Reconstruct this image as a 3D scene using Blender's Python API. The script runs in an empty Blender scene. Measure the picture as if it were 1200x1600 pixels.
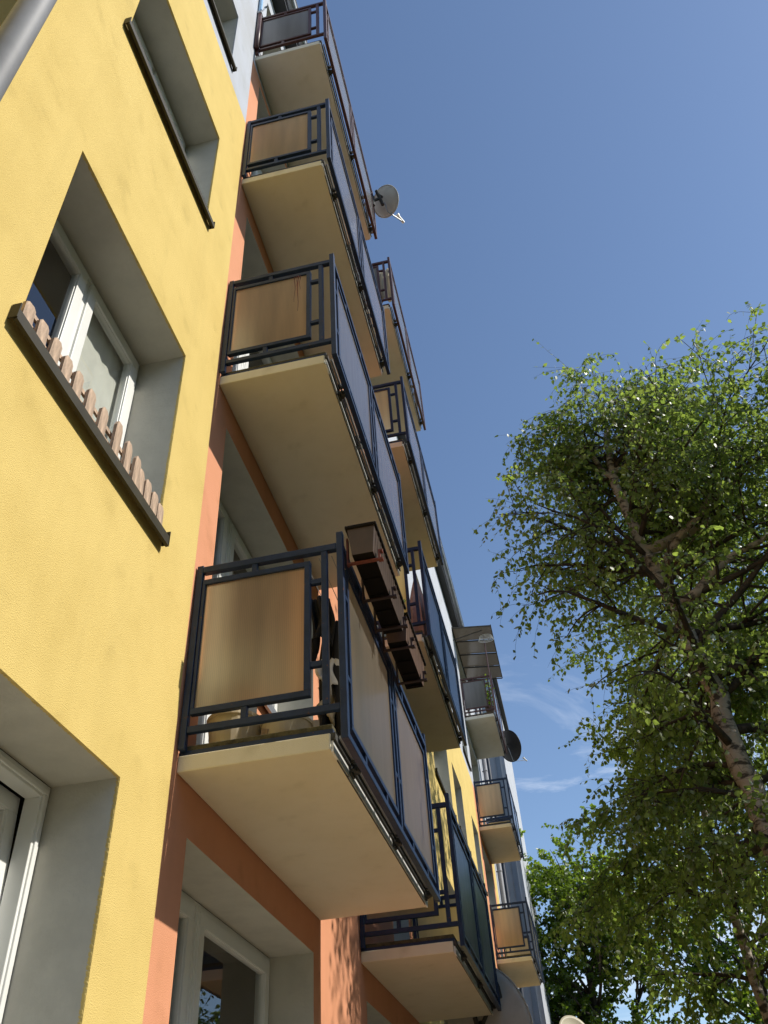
import bpy, bmesh, math, random
import numpy as np
from mathutils import Vector, Matrix

random.seed(7)
rng = np.random.default_rng(7)
scene = bpy.context.scene
COL = scene.collection

# ------------------------------------------------------------------ camera
CAM = Vector((1.66, -3.496, -3.506))
yaw, pitch, roll = math.radians(-9.683), math.radians(41.3), math.radians(-4.202)
fwd = Vector((math.sin(yaw) * math.cos(pitch), math.cos(yaw) * math.cos(pitch), math.sin(pitch)))
rgt = Vector((math.cos(yaw), -math.sin(yaw), 0))
upv = rgt.cross(fwd)
r2 = rgt * math.cos(roll) + upv * math.sin(roll)
u2 = -rgt * math.sin(roll) + upv * math.cos(roll)
cd = bpy.data.cameras.new("camera")
cam = bpy.data.objects.new("camera", cd)
COL.objects.link(cam)
M = Matrix((r2, u2, -fwd)).transposed().to_4x4()
M.translation = CAM
cam.matrix_world = M
cd.sensor_fit = 'VERTICAL'
cd.sensor_height = 32.0
cd.lens = 1324.1 / 1600 * 32.0
cd.shift_x = 2.76 / 1600
cd.shift_y = -3.23 / 1600
cd.clip_start = 0.05
cd.clip_end = 3000
scene.camera = cam

# ------------------------------------------------------------------ sky, sun, exposure
SUN = Vector((1.0, 0.022, 0.81)).normalized()
world = bpy.data.worlds.new("World")
scene.world = world
world.use_nodes = True
wn, wl = world.node_tree.nodes, world.node_tree.links
wn.clear()
wo = wn.new("ShaderNodeOutputWorld")
bg = wn.new("ShaderNodeBackground")
sky = wn.new("ShaderNodeTexSky")
sky.sky_type = 'NISHITA'
sky.sun_disc = False
sky.sun_elevation = math.asin(SUN.z)
sky.sun_rotation = math.atan2(SUN.x, SUN.y)
sky.altitude = 100
sky.air_density = 1.0
sky.dust_density = 0.5
sky.ozone_density = 2.6
bg.inputs[1].default_value = 0.142
# thin fair-weather wisps, the same all round the sky, low above the horizon
tc = wn.new("ShaderNodeTexCoord")
mp = wn.new("ShaderNodeMapping")
mp.inputs['Scale'].default_value = (3.0, 3.0, 9.0)
mp.inputs['Location'].default_value = (0.35, 0.2, 0.0)
nz = wn.new("ShaderNodeTexNoise")
nz.inputs['Scale'].default_value = 1.3
nz.inputs['Detail'].default_value = 7
nz.inputs['Roughness'].default_value = 0.62
nz.inputs['Distortion'].default_value = 0.6
cr = wn.new("ShaderNodeValToRGB")
cr.color_ramp.elements[0].position = 0.53
cr.color_ramp.elements[1].position = 0.85
sx = wn.new("ShaderNodeSeparateXYZ")
band = wn.new("ShaderNodeMapRange")
band.inputs['From Min'].default_value = 0.55
band.inputs['From Max'].default_value = 0.38
mul = wn.new("ShaderNodeMath"); mul.operation = 'MULTIPLY'
mul2 = wn.new("ShaderNodeMath"); mul2.operation = 'MULTIPLY'; mul2.inputs[1].default_value = 0.8
mixc = wn.new("ShaderNodeMixRGB")
mixc.inputs[2].default_value = (7.5, 7.8, 8.2, 1)
wl.new(tc.outputs['Generated'], mp.inputs[0]); wl.new(mp.outputs[0], nz.inputs['Vector'])
wl.new(nz.outputs['Fac'], cr.inputs[0])
wl.new(tc.outputs['Generated'], sx.inputs[0]); wl.new(sx.outputs['Z'], band.inputs['Value'])
wl.new(cr.outputs[0], mul.inputs[0]); wl.new(band.outputs[0], mul.inputs[1])
wl.new(mul.outputs[0], mul2.inputs[0]); wl.new(mul2.outputs[0], mixc.inputs[0])
wl.new(sky.outputs[0], mixc.inputs[1]); wl.new(mixc.outputs[0], bg.inputs[0]); wl.new(bg.outputs[0], wo.inputs[0])

sd = bpy.data.lights.new("sun", 'SUN')
sd.energy = 4.1
sd.angle = math.radians(0.53)
sd.color = (1.0, 0.95, 0.86)
so = bpy.data.objects.new("sun", sd)
so.rotation_euler = SUN.to_track_quat('Z', 'Y').to_euler()
so.location = (20, 0, 20)
COL.objects.link(so)
scene.view_settings.view_transform = 'Standard'
scene.view_settings.look = 'None'
scene.view_settings.exposure = 0.27
scene.view_settings.gamma = 1.0
scene.view_settings.use_curve_mapping = False
scene.cycles.max_bounces = 8
scene.cycles.transparent_max_bounces = 12


# ------------------------------------------------------------------ materials
def lin(c):
    return tuple(((v / 255) / 12.92 if v <= 10 else (((v / 255) + 0.055) / 1.055) ** 2.4) for v in c)


def new_mat(name):
    m = bpy.data.materials.new(name)
    m.use_nodes = True
    nt = m.node_tree
    b = nt.nodes['Principled BSDF']
    return m, nt, b


def mottled(nt, b, col, col2, scale, lo=0.4, hi=0.65, detail=6, vec=None, stretch=None):
    tc = nt.nodes.new("ShaderNodeTexCoord")
    src = tc.outputs['Object']
    if stretch:
        mp = nt.nodes.new("ShaderNodeMapping")
        mp.inputs['Scale'].default_value = stretch
        nt.links.new(src, mp.inputs[0])
        src = mp.outputs[0]
    n = nt.nodes.new("ShaderNodeTexNoise")
    n.inputs['Scale'].default_value = scale
    n.inputs['Detail'].default_value = detail
    n.inputs['Roughness'].default_value = 0.6
    nt.links.new(src, n.inputs['Vector'])
    r = nt.nodes.new("ShaderNodeMapRange")
    r.inputs['From Min'].default_value = lo
    r.inputs['From Max'].default_value = hi
    nt.links.new(n.outputs['Fac'], r.inputs['Value'])
    mx = nt.nodes.new("ShaderNodeMixRGB")
    mx.inputs[1].default_value = (*col, 1)
    mx.inputs[2].default_value = (*col2, 1)
    nt.links.new(r.outputs[0], mx.inputs[0])
    return mx, src


def bump(nt, b, src, scale, dist, strength=1.0, detail=4, kind='noise'):
    n = nt.nodes.new("ShaderNodeTexNoise" if kind == 'noise' else "ShaderNodeTexVoronoi")
    n.inputs['Scale'].default_value = scale
    if kind == 'noise':
        n.inputs['Detail'].default_value = detail
    nt.links.new(src, n.inputs['Vector'])
    bp = nt.nodes.new("ShaderNodeBump")
    bp.inputs['Distance'].default_value = dist
    bp.inputs['Strength'].default_value = strength
    nt.links.new(n.outputs[0], bp.inputs['Height'])
    nt.links.new(bp.outputs[0], b.inputs['Normal'])
    return bp, n


def plain(name, col, rough=0.6, metal=0.0, var=0.82, scale=6.0, bumpd=0.0, bscale=80, stretch=None, spec=0.5):
    m, nt, b = new_mat(name)
    mx, src = mottled(nt, b, col, tuple(c * var for c in col), scale, stretch=stretch)
    nt.links.new(mx.outputs[0], b.inputs['Base Color'])
    b.inputs['Roughness'].default_value = rough
    b.inputs['Metallic'].default_value = metal
    b.inputs['Specular IOR Level'].default_value = spec
    if bumpd:
        bump(nt, b, src, bscale, bumpd)
    return m


def stucco(name, col, dirt=0.86, grain=0.004):
    """coarse rendered wall: grain relief, small dark pits, faint large blotches"""
    m, nt, b = new_mat(name)
    mx, src = mottled(nt, b, col, tuple(c * d for c, d in zip(col, (dirt, dirt * 0.985, dirt * 0.93))), 2.2, 0.42, 0.72, 9)
    # fine pitting
    n2 = nt.nodes.new("ShaderNodeTexNoise"); n2.inputs['Scale'].default_value = 75; n2.inputs['Detail'].default_value = 5
    n2.inputs['Roughness'].default_value = 0.65
    nt.links.new(src, n2.inputs['Vector'])
    n3 = nt.nodes.new("ShaderNodeTexNoise"); n3.inputs['Scale'].default_value = 4.5; n3.inputs['Detail'].default_value = 4
    nt.links.new(src, n3.inputs['Vector'])
    ad = nt.nodes.new("ShaderNodeMath"); ad.operation = 'MULTIPLY_ADD'; ad.inputs[1].default_value = 0.16
    nt.links.new(n3.outputs['Fac'], ad.inputs[0])  # pits gather in patches; nt.links.new(n2.outputs['Fac'], ad.inputs[2])
    r = nt.nodes.new("ShaderNodeMapRange")
    r.inputs['From Min'].default_value = 0.595; r.inputs['From Max'].default_value = 0.68
    nt.links.new(ad.outputs[0], r.inputs['Value'])
    mx2 = nt.nodes.new("ShaderNodeMixRGB")
    mx2.inputs[2].default_value = (col[0] * 0.5, col[1] * 0.48, col[2] * 0.42, 1)
    sc = nt.nodes.new("ShaderNodeMath"); sc.operation = 'MULTIPLY'; sc.inputs[1].default_value = 0.8
    nt.links.new(r.outputs[0], sc.inputs[0]); nt.links.new(sc.outputs[0], mx2.inputs[0])
    nt.links.new(mx.outputs[0], mx2.inputs[1])
    mp = nt.nodes.new("ShaderNodeMapping"); mp.inputs['Scale'].default_value = (7, 7, 0.35)
    nt.links.new(src, mp.inputs[0])
    n5 = nt.nodes.new("ShaderNodeTexNoise"); n5.inputs['Scale'].default_value = 1.0; n5.inputs['Detail'].default_value = 7
    nt.links.new(mp.outputs[0], n5.inputs['Vector'])
    r5 = nt.nodes.new("ShaderNodeMapRange"); r5.inputs['From Min'].default_value = 0.52; r5.inputs['From Max'].default_value = 0.75
    r5.inputs['To Max'].default_value = 0.12
    nt.links.new(n5.outputs['Fac'], r5.inputs['Value'])
    mx3 = nt.nodes.new("ShaderNodeMixRGB"); mx3.inputs[2].default_value = (col[0] * 0.62, col[1] * 0.62, col[2] * 0.6, 1)
    nt.links.new(r5.outputs[0], mx3.inputs[0]); nt.links.new(mx2.outputs[0], mx3.inputs[1])
    nt.links.new(mx3.outputs[0], b.inputs['Base Color'])
    b.inputs['Roughness'].default_value = 0.92
    b.inputs['Specular IOR Level'].default_value = 0.2
    bp, _ = bump(nt, b, src, 190, grain * 0.75, 0.8, 5)
    # slow waviness of the hand-floated render
    n4 = nt.nodes.new("ShaderNodeTexNoise"); n4.inputs['Scale'].default_value = 3.0; n4.inputs['Detail'].default_value = 2
    nt.links.new(src, n4.inputs['Vector'])
    bp2 = nt.nodes.new("ShaderNodeBump"); bp2.inputs['Distance'].default_value = 0.005; bp2.inputs['Strength'].default_value = 0.5
    nt.links.new(n4.outputs['Fac'], bp2.inputs['Height'])
    nt.links.new(bp2.outputs[0], bp.inputs['Normal'])
    return m


MAT = {}
MAT['yellow'] = stucco('yellow_render', (0.71, 0.535, 0.185), 0.90, 0.008)
MAT['orange'] = stucco('orange_render', (0.68, 0.31, 0.175), 0.92)
MAT['white'] = stucco('white_render', (0.47, 0.49, 0.53), 0.9)
MAT['reveal'] = plain('reveal_paint', (0.55, 0.53, 0.46), 0.85, bumpd=0.002, bscale=60, var=0.9, spec=0.2)
MAT['slab'] = stucco('slab_render', (0.71, 0.645, 0.49), 0.95, 0.003)
MAT['slab_pale'] = stucco('slab_render_pale', (0.70, 0.66, 0.55), 0.93, 0.003)
MAT['frame'] = plain('window_plastic', (0.80, 0.80, 0.76), 0.35, var=0.94, scale=3)
MAT['brown_metal'] = plain('brown_sheet_metal', (0.045, 0.038, 0.02), 0.55, 0.0, spec=0.25, var=0.7, scale=9)
MAT['blue'] = plain('blue_steel_paint', (0.014, 0.030, 0.075), 0.4, 0.0, spec=0.3, var=0.72, scale=14, bumpd=0.0012, bscale=40)
MAT['brown'] = plain('brown_steel_paint', (0.07, 0.024, 0.02), 0.42, 0.0, var=0.7, scale=14, bumpd=0.0012, bscale=40)
MAT['zinc'] = plain('weathered_zinc', (0.34, 0.35, 0.36), 0.42, 0.6, var=0.75, scale=8)
MAT['flash'] = plain('white_drip_strip', (0.74, 0.73, 0.68), 0.4, 0.0, var=0.85, scale=12)
MAT['dark'] = plain('dark_weathered_edge', (0.05, 0.048, 0.042), 0.8, 0.0, var=0.5, scale=16, bumpd=0.004, bscale=50)
MAT['moss'] = plain('mossy_ledge', (0.10, 0.085, 0.04), 0.95, var=0.45, scale=18, bumpd=0.008, bscale=60)
MAT['pipe'] = plain('grey_drainpipe', (0.25, 0.255, 0.27), 0.6, 0.0, var=0.85, scale=5)
MAT['wood'] = plain('weathered_picket_wood', (0.58, 0.41, 0.28), 0.75, var=0.52, scale=5, stretch=(6, 6, 1.2), bumpd=0.003, bscale=24)
MAT['planter'] = plain('brown_planter_plastic', (0.075, 0.045, 0.03), 0.5, var=0.75, scale=8)
MAT['planter2'] = plain('terracotta_planter_plastic', (0.125, 0.068, 0.042), 0.55, var=0.8, scale=8)
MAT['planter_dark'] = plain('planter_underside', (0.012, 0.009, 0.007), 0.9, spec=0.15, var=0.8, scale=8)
MAT['dish_grey'] = plain('grey_dish_paint', (0.48, 0.48, 0.46), 0.5, var=0.85, scale=5)
MAT['dish_black'] = plain('black_dish_paint', (0.02, 0.022, 0.025), 0.45, var=0.8, scale=5)
MAT['dish_beige'] = plain('beige_dish_paint', (0.42, 0.37, 0.24), 0.5, var=0.88, scale=4)
MAT['black_cloth'] = plain('black_cloth', (0.012, 0.012, 0.014), 0.9, var=0.6, scale=9)
MAT['white_cloth'] = plain('white_cloth', (0.72, 0.72, 0.72), 0.9, var=0.9, scale=9)
MAT['cream_plastic'] = plain('cream_plastic', (0.62, 0.52, 0.36), 0.5, var=0.9, scale=5)
MAT['grey_board'] = plain('grey_board', (0.40, 0.41, 0.41), 0.7, var=0.9, scale=5)
MAT['curtain'] = plain('net_curtain', (0.68, 0.67, 0.60), 0.95, var=0.85, scale=5)
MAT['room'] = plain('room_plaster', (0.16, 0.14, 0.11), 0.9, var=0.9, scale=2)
MAT['grass'] = plain('lawn_grass', (0.04, 0.062, 0.02), 0.95, var=0.6, scale=1.5, bumpd=0.05, bscale=30)
MAT['bounce_paving'] = plain('pale_bounce_paving', (0.46, 0.395, 0.285), 0.9, var=0.85, scale=1.2, bumpd=0.003, bscale=50)
MAT['roof'] = plain('bitumen_roof', (0.07, 0.07, 0.07), 0.9, var=0.8, scale=2)
MAT['light_blue'] = plain('light_blue_tube', (0.30, 0.50, 0.72), 0.35, var=0.9, scale=6)
MAT['rust_dark'] = plain('dark_bracket', (0.05, 0.02, 0.014), 0.6, var=0.6, scale=20)
MAT['rust'] = plain('rust_red_bracket', (0.20, 0.045, 0.022), 0.6, var=0.6, scale=20)


def rusty(m):
    nt = m.node_tree; b = nt.nodes['Principled BSDF']
    old = b.inputs['Base Color'].links[0].from_socket
    tc = nt.nodes.new("ShaderNodeTexCoord")
    n = nt.nodes.new("ShaderNodeTexNoise"); n.inputs['Scale'].default_value = 22; n.inputs['Detail'].default_value = 8; n.inputs['Roughness'].default_value = 0.7
    nt.links.new(tc.outputs['Object'], n.inputs['Vector'])
    r = nt.nodes.new("ShaderNodeMapRange"); r.inputs['From Min'].default_value = 0.63; r.inputs['From Max'].default_value = 0.69
    nt.links.new(n.outputs['Fac'], r.inputs['Value'])
    mx = nt.nodes.new("ShaderNodeMixRGB"); mx.inputs[2].default_value = (0.13, 0.05, 0.025, 1)
    nt.links.new(r.outputs[0], mx.inputs[0]); nt.links.new(old, mx.inputs[1]); nt.links.new(mx.outputs[0], b.inputs['Base Color'])


rusty(MAT['blue']); rusty(MAT['brown']); rusty(MAT['flash']); rusty(MAT['zinc'])


def glass_mat():
    m, nt, b = new_mat('window_glass')
    out = nt.nodes['Material Output']
    nt.nodes.remove(b)
    tr = nt.nodes.new("ShaderNodeBsdfTransparent"); tr.inputs[0].default_value = (0.93, 0.95, 0.94, 1)
    gl = nt.nodes.new("ShaderNodeBsdfGlossy"); gl.inputs['Roughness'].default_value = 0.015
    fr = nt.nodes.new("ShaderNodeFresnel"); fr.inputs[0].default_value = 1.75
    ad = nt.nodes.new("ShaderNodeMath"); ad.operation = 'ADD'; ad.inputs[1].default_value = 0.05
    nt.links.new(fr.outputs[0], ad.inputs[0])
    mx = nt.nodes.new("ShaderNodeMixShader")
    nt.links.new(ad.outputs[0], mx.inputs[0]); nt.links.new(tr.outputs[0], mx.inputs[1]); nt.links.new(gl.outputs[0], mx.inputs[2])
    geo = nt.nodes.new("ShaderNodeNewGeometry"); pas = nt.nodes.new("ShaderNodeBsdfTransparent")
    m5 = nt.nodes.new("ShaderNodeMixShader")
    nt.links.new(geo.outputs['Backfacing'], m5.inputs[0]); nt.links.new(mx.outputs[0], m5.inputs[1]); nt.links.new(pas.outputs[0], m5.inputs[2])
    nt.links.new(m5.outputs[0], out.inputs[0])
    return m


MAT['glass'] = glass_mat()


def panel_mat(name, col, tcol, mixf, rough=0.28, gloss=0.06, axis=0, streak=0.85, clear=0.0, flute=0.9, fwdsc=0.0):
    """twin-wall plastic sheet: light comes through it diffusely, fine upright flutes, run-off stains"""
    m, nt, b = new_mat(name)
    out = nt.nodes['Material Output']
    nt.nodes.remove(b)
    tc = nt.nodes.new("ShaderNodeTexCoord")
    mp = nt.nodes.new("ShaderNodeMapping"); mp.inputs['Scale'].default_value = (9, 9, 0.9)
    nt.links.new(tc.outputs['Object'], mp.inputs[0])
    n = nt.nodes.new("ShaderNodeTexNoise"); n.inputs['Scale'].default_value = 1.6; n.inputs['Detail'].default_value = 7
    nt.links.new(mp.outputs[0], n.inputs['Vector'])
    r = nt.nodes.new("ShaderNodeMapRange"); r.inputs['From Min'].default_value = 0.3; r.inputs['From Max'].default_value = 0.7
    r.inputs['To Min'].default_value = streak; r.inputs['To Max'].default_value = 1.0
    nt.links.new(n.outputs['Fac'], r.inputs['Value'])
    # flutes
    sp = nt.nodes.new("ShaderNodeSeparateXYZ"); nt.links.new(tc.outputs['Object'], sp.inputs[0])
    sm = nt.nodes.new("ShaderNodeMath"); sm.operation = 'MULTIPLY'; sm.inputs[1].default_value = 2 * math.pi / 0.010
    nt.links.new(sp.outputs[axis], sm.inputs[0])
    sn = nt.nodes.new("ShaderNodeMath"); sn.operation = 'SINE'; nt.links.new(sm.outputs[0], sn.inputs[0])
    fl = nt.nodes.new("ShaderNodeMapRange"); fl.inputs['From Min'].default_value = -1; fl.inputs['From Max'].default_value = 1
    fl.inputs['To Min'].default_value = flute; fl.inputs['To Max'].default_value = 1.0
    nt.links.new(sn.outputs[0], fl.inputs['Value'])
    mm = nt.nodes.new("ShaderNodeMath"); mm.operation = 'MULTIPLY'
    nt.links.new(r.outputs[0], mm.inputs[0]); nt.links.new(fl.outputs[0], mm.inputs[1])

    def tint(c):
        x = nt.nodes.new("ShaderNodeVectorMath"); x.operation = 'SCALE'; x.inputs[0].default_value = c
        nt.links.new(mm.outputs[0], x.inputs['Scale'])
        return x.outputs[0]
    d = nt.nodes.new("ShaderNodeBsdfDiffuse"); nt.links.new(tint(col), d.inputs[0])
    t = nt.nodes.new("ShaderNodeBsdfTranslucent"); nt.links.new(tint(tcol), t.inputs[0])
    mx = nt.nodes.new("ShaderNodeMixShader"); mx.inputs[0].default_value = mixf
    nt.links.new(d.outputs[0], mx.inputs[1]); nt.links.new(t.outputs[0], mx.inputs[2])
    last = mx
    if fwdsc:
        rf_ = nt.nodes.new("ShaderNodeBsdfRefraction"); rf_.inputs['Roughness'].default_value = 0.75; rf_.inputs['IOR'].default_value = 1.15
        nt.links.new(tint(tuple(min(1, c * 1.15) for c in tcol)), rf_.inputs['Color'])
        m6 = nt.nodes.new("ShaderNodeMixShader"); m6.inputs[0].default_value = fwdsc
        nt.links.new(last.outputs[0], m6.inputs[1]); nt.links.new(rf_.outputs[0], m6.inputs[2])
        last = m6
    if clear:
        tp = nt.nodes.new("ShaderNodeBsdfTransparent"); tp.inputs[0].default_value = (*[min(1, c * 1.2) for c in tcol], 1)
        m3 = nt.nodes.new("ShaderNodeMixShader"); m3.inputs[0].default_value = clear
        nt.links.new(last.outputs[0], m3.inputs[1]); nt.links.new(tp.outputs[0], m3.inputs[2])
        last = m3
    g = nt.nodes.new("ShaderNodeBsdfGlossy"); g.inputs['Roughness'].default_value = rough
    fr = nt.nodes.new("ShaderNodeFresnel"); fr.inputs[0].default_value = 1.5
    fs = nt.nodes.new("ShaderNodeMath"); fs.operation = 'MULTIPLY'; fs.inputs[1].default_value = gloss
    nt.links.new(fr.outputs[0], fs.inputs[0])
    m2 = nt.nodes.new("ShaderNodeMixShader")
    nt.links.new(fs.outputs[0], m2.inputs[0]); nt.links.new(last.outputs[0], m2.inputs[1]); nt.links.new(g.outputs[0], m2.inputs[2])
    geo = nt.nodes.new("ShaderNodeNewGeometry"); pas = nt.nodes.new("ShaderNodeBsdfTransparent")
    m5 = nt.nodes.new("ShaderNodeMixShader")
    nt.links.new(geo.outputs['Backfacing'], m5.inputs[0]); nt.links.new(m2.outputs[0], m5.inputs[1]); nt.links.new(pas.outputs[0], m5.inputs[2])
    nt.links.new(m5.outputs[0], out.inputs[0])
    return m


MAT['panel_tan'] = panel_mat('tan_twinwall_sheet', (0.42, 0.34, 0.20), (1.0, 0.74, 0.44), 0.76, axis=0, gloss=0.3, fwdsc=0.45)
MAT['panel_dark'] = panel_mat('smoked_sheet', (0.10, 0.10, 0.10), (0.45, 0.45, 0.45), 0.6, axis=0, gloss=0.5)
MAT['panel_front'] = panel_mat('grey_twinwall_sheet', (0.24, 0.225, 0.20), (0.42, 0.40, 0.36), 0.7, axis=1, gloss=1.0, rough=0.2, streak=0.8, flute=0.95)
MAT['panel_front_tan'] = panel_mat('tan_front_sheet', (0.26, 0.23, 0.18), (0.36, 0.32, 0.25), 0.7, axis=1, gloss=0.45, rough=0.25, streak=0.9, flute=0.96)
MAT['panel_front_shaded'] = panel_mat('shaded_front_sheet', (0.15, 0.18, 0.235), (0.22, 0.25, 0.3), 0.5, axis=1, gloss=0.6, rough=0.2, streak=0.75, flute=0.95)  # darker copy of the grey front sheet, birch shade put into its colour


def leaf_mat(name, c1, c2, trans):
    m, nt, b = new_mat(name)
    out = nt.nodes['Material Output']
    nt.nodes.remove(b)
    geo = nt.nodes.new("ShaderNodeNewGeometry")
    cr = nt.nodes.new("ShaderNodeMixRGB")
    cr.inputs[1].default_value = (*c1, 1); cr.inputs[2].default_value = (*c2, 1)
    nt.links.new(geo.outputs['Random Per Island'], cr.inputs[0])
    d = nt.nodes.new("ShaderNodeBsdfDiffuse"); nt.links.new(cr.outputs[0], d.inputs[0])
    t = nt.nodes.new("ShaderNodeBsdfTranslucent")
    tcn = nt.nodes.new("ShaderNodeMixRGB"); tcn.blend_type = 'MULTIPLY'; tcn.inputs[0].default_value = 1
    tcn.inputs[2].default_value = (3.6, 3.4, 1.3, 1)
    nt.links.new(cr.outputs[0], tcn.inputs[1]); nt.links.new(tcn.outputs[0], t.inputs[0])
    mx = nt.nodes.new("ShaderNodeMixShader"); mx.inputs[0].default_value = trans
    nt.links.new(d.outputs[0], mx.inputs[1]); nt.links.new(t.outputs[0], mx.inputs[2])
    g = nt.nodes.new("ShaderNodeBsdfGlossy"); g.inputs['Roughness'].default_value = 0.5
    fr = nt.nodes.new("ShaderNodeFresnel"); fr.inputs[0].default_value = 1.4
    m2 = nt.nodes.new("ShaderNodeMixShader")
    fs = nt.nodes.new('ShaderNodeMath'); fs.operation = 'MULTIPLY'; fs.inputs[1].default_value = 0.18
    nt.links.new(fr.outputs[0], fs.inputs[0])
    nt.links.new(fs.outputs[0], m2.inputs[0]); nt.links.new(mx.outputs[0], m2.inputs[1]); nt.links.new(g.outputs[0], m2.inputs[2])
    nt.links.new(m2.outputs[0], out.inputs[0])
    return m


MAT['birch_leaf'] = leaf_mat('birch_leaf', (0.075, 0.12, 0.05), (0.145, 0.2, 0.082), 0.48)
MAT['maple_leaf'] = leaf_mat('maple_leaf', (0.06, 0.105, 0.017), (0.125, 0.18, 0.03), 0.45)


def bark_mat(name, c1, c2, lo, hi, stretch):
    m, nt, b = new_mat(name)
    mx, src = mottled(nt, b, c1, c2, 5.0, lo, hi, 8, stretch=stretch)
    nt.links.new(mx.outputs[0], b.inputs['Base Color'])
    b.inputs['Roughness'].default_value = 0.85
    bump(nt, b, src, 12, 0.02)
    return m


MAT['birch_bark'] = bark_mat('birch_bark', (0.42, 0.36, 0.30), (0.06, 0.05, 0.04), 0.50, 0.60, (1.2, 1.2, 2.6))
MAT['dark_bark'] = bark_mat('dark_bark', (0.10, 0.08, 0.06), (0.04, 0.033, 0.027), 0.4, 0.6, (2, 2, 0.5))
MAT['twig'] = bark_mat('twig_bark', (0.075, 0.055, 0.04), (0.035, 0.028, 0.02), 0.4, 0.6, (2, 2, 2))


# ------------------------------------------------------------------ mesh helpers
class MB:
    def __init__(self):
        self.v = []; self.f = []; self.mi = []

    def box(self, a, b, mi=0):
        x0, y0, z0 = a; x1, y1, z1 = b
        if x0 > x1: x0, x1 = x1, x0
        if y0 > y1: y0, y1 = y1, y0
        if z0 > z1: z0, z1 = z1, z0
        n = len(self.v)
        self.v += [(x0, y0, z0), (x1, y0, z0), (x1, y1, z0), (x0, y1, z0), (x0, y0, z1), (x1, y0, z1), (x1, y1, z1), (x0, y1, z1)]
        self.f += [(n, n + 3, n + 2, n + 1), (n + 4, n + 5, n + 6, n + 7), (n, n + 1, n + 5, n + 4), (n + 1, n + 2, n + 6, n + 5),
                   (n + 2, n + 3, n + 7, n + 6), (n + 3, n, n + 4, n + 7)]
        self.mi += [mi] * 6
        return self

    def quad(self, p, mi=0):
        n = len(self.v)
        self.v += [tuple(q) for q in p]
        self.f.append(tuple(range(n, n + len(p))))
        self.mi.append(mi)
        return self

    def tube(self, pts, rad, sides=8, mi=0, cap=True):
        pts = [Vector(p) for p in pts]
        if not hasattr(rad, '__len__'):
            rad = [rad] * len(pts)
        n0 = len(self.v)
        t0 = (pts[1] - pts[0]).normalized()
        ref = Vector((0, 0, 1)) if abs(t0.z) < 0.9 else Vector((1, 0, 0))
        a = t0.cross(ref).normalized()
        for i, p in enumerate(pts):
            t = (pts[min(i + 1, len(pts) - 1)] - pts[max(i - 1, 0)]).normalized()
            a = (a - t * a.dot(t)).normalized()
            b = t.cross(a)
            for k in range(sides):
                an = 2 * math.pi * k / sides
                self.v.append(tuple(p + (a * math.cos(an) + b * math.sin(an)) * rad[i]))
        for i in range(len(pts) - 1):
            for k in range(sides):
                k2 = (k + 1) % sides
                self.f.append((n0 + i * sides + k, n0 + i * sides + k2, n0 + (i + 1) * sides + k2, n0 + (i + 1) * sides + k))
                self.mi.append(mi)
        if cap:
            self.f.append(tuple(n0 + k for k in reversed(range(sides)))); self.mi.append(mi)
            m = n0 + (len(pts) - 1) * sides
            self.f.append(tuple(m + k for k in range(sides))); self.mi.append(mi)
        return self

    def mesh(self, name, mats, smooth=False):
        me = bpy.data.meshes.new(name)
        me.from_pydata(self.v, [], self.f)
        for m in (mats if isinstance(mats, (list, tuple)) else [mats]):
            me.materials.append(MAT[m] if isinstance(m, str) else m)
        if any(self.mi):
            me.polygons.foreach_set('material_index', self.mi)
        if smooth:
            me.polygons.foreach_set('use_smooth', [True] * len(me.polygons))
        me.update()
        return me

    def build(self, name, mats, parent=None, loc=(0, 0, 0), smooth=False, bevel=0.0):
        o = bpy.data.objects.new(name, self.mesh(name, mats, smooth))
        COL.objects.link(o)
        o.location = loc
        if parent: o.parent = parent
        if bevel:
            md = o.modifiers.new('bevel', 'BEVEL'); md.width = bevel; md.segments = 2; md.limit_method = 'ANGLE'
        return o


def thing(name, label, cat, loc=(0, 0, 0), group=None):
    o = bpy.data.objects.new(name, None)
    COL.objects.link(o)
    o.location = loc
    o.empty_display_size = 0.2
    o['label'] = label; o['category'] = cat
    if group: o['group'] = group
    return o


def child(name, me, parent, loc=(0, 0, 0), label=None, rot=None):
    o = bpy.data.objects.new(name, me)
    COL.objects.link(o)
    o.parent = parent
    o.location = loc
    if rot: o.rotation_euler = rot
    if label: o['label'] = label
    return o


# ------------------------------------------------------------------ setting: ground
GZ = -5.0
g = MB().quad([(-400, -400, GZ), (900, -400, GZ), (900, 900, GZ), (-400, 900, GZ)]).build('lawn', 'grass')
g['kind'] = 'structure'
rg = MB()  # unseen green ridge added all round to block the bright low sky
N = 96
for i in range(N):
    a0, a1 = 2 * math.pi * i / N, 2 * math.pi * (i + 1) / N
    h0, h1 = [14 + 5 * math.sin(3 * a) + 3 * math.sin(7 * a + 1) for a in (a0, a1)]
    for (ra, ha, rb, hb) in ((170, 0.0, 200, 1.0), (200, 1.0, 260, 0.7)):
        rg.quad([(ra * math.cos(a0), ra * math.sin(a0), GZ - .2 + ha * h0), (ra * math.cos(a1), ra * math.sin(a1), GZ - .2 + ha * h1),
                 (rb * math.cos(a1), rb * math.sin(a1), GZ + hb * h1), (rb * math.cos(a0), rb * math.sin(a0), GZ + hb * h0)])
MAT['blocker_green'] = plain('horizon_blocker_green', (0.04, 0.06, 0.025), 0.95, var=0.6, scale=0.08)
rg = rg.build('horizon_blocker', 'blocker_green', smooth=True)
rg['kind'] = 'structure'
pv = MB().box((0.0, -30, GZ - 0.05), (3.4, 24, GZ + 0.004)).build('bounce_strip', 'bounce_paving')  # unseen pale strip added to bounce warm light up under the slabs
pv['kind'] = 'structure'

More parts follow.
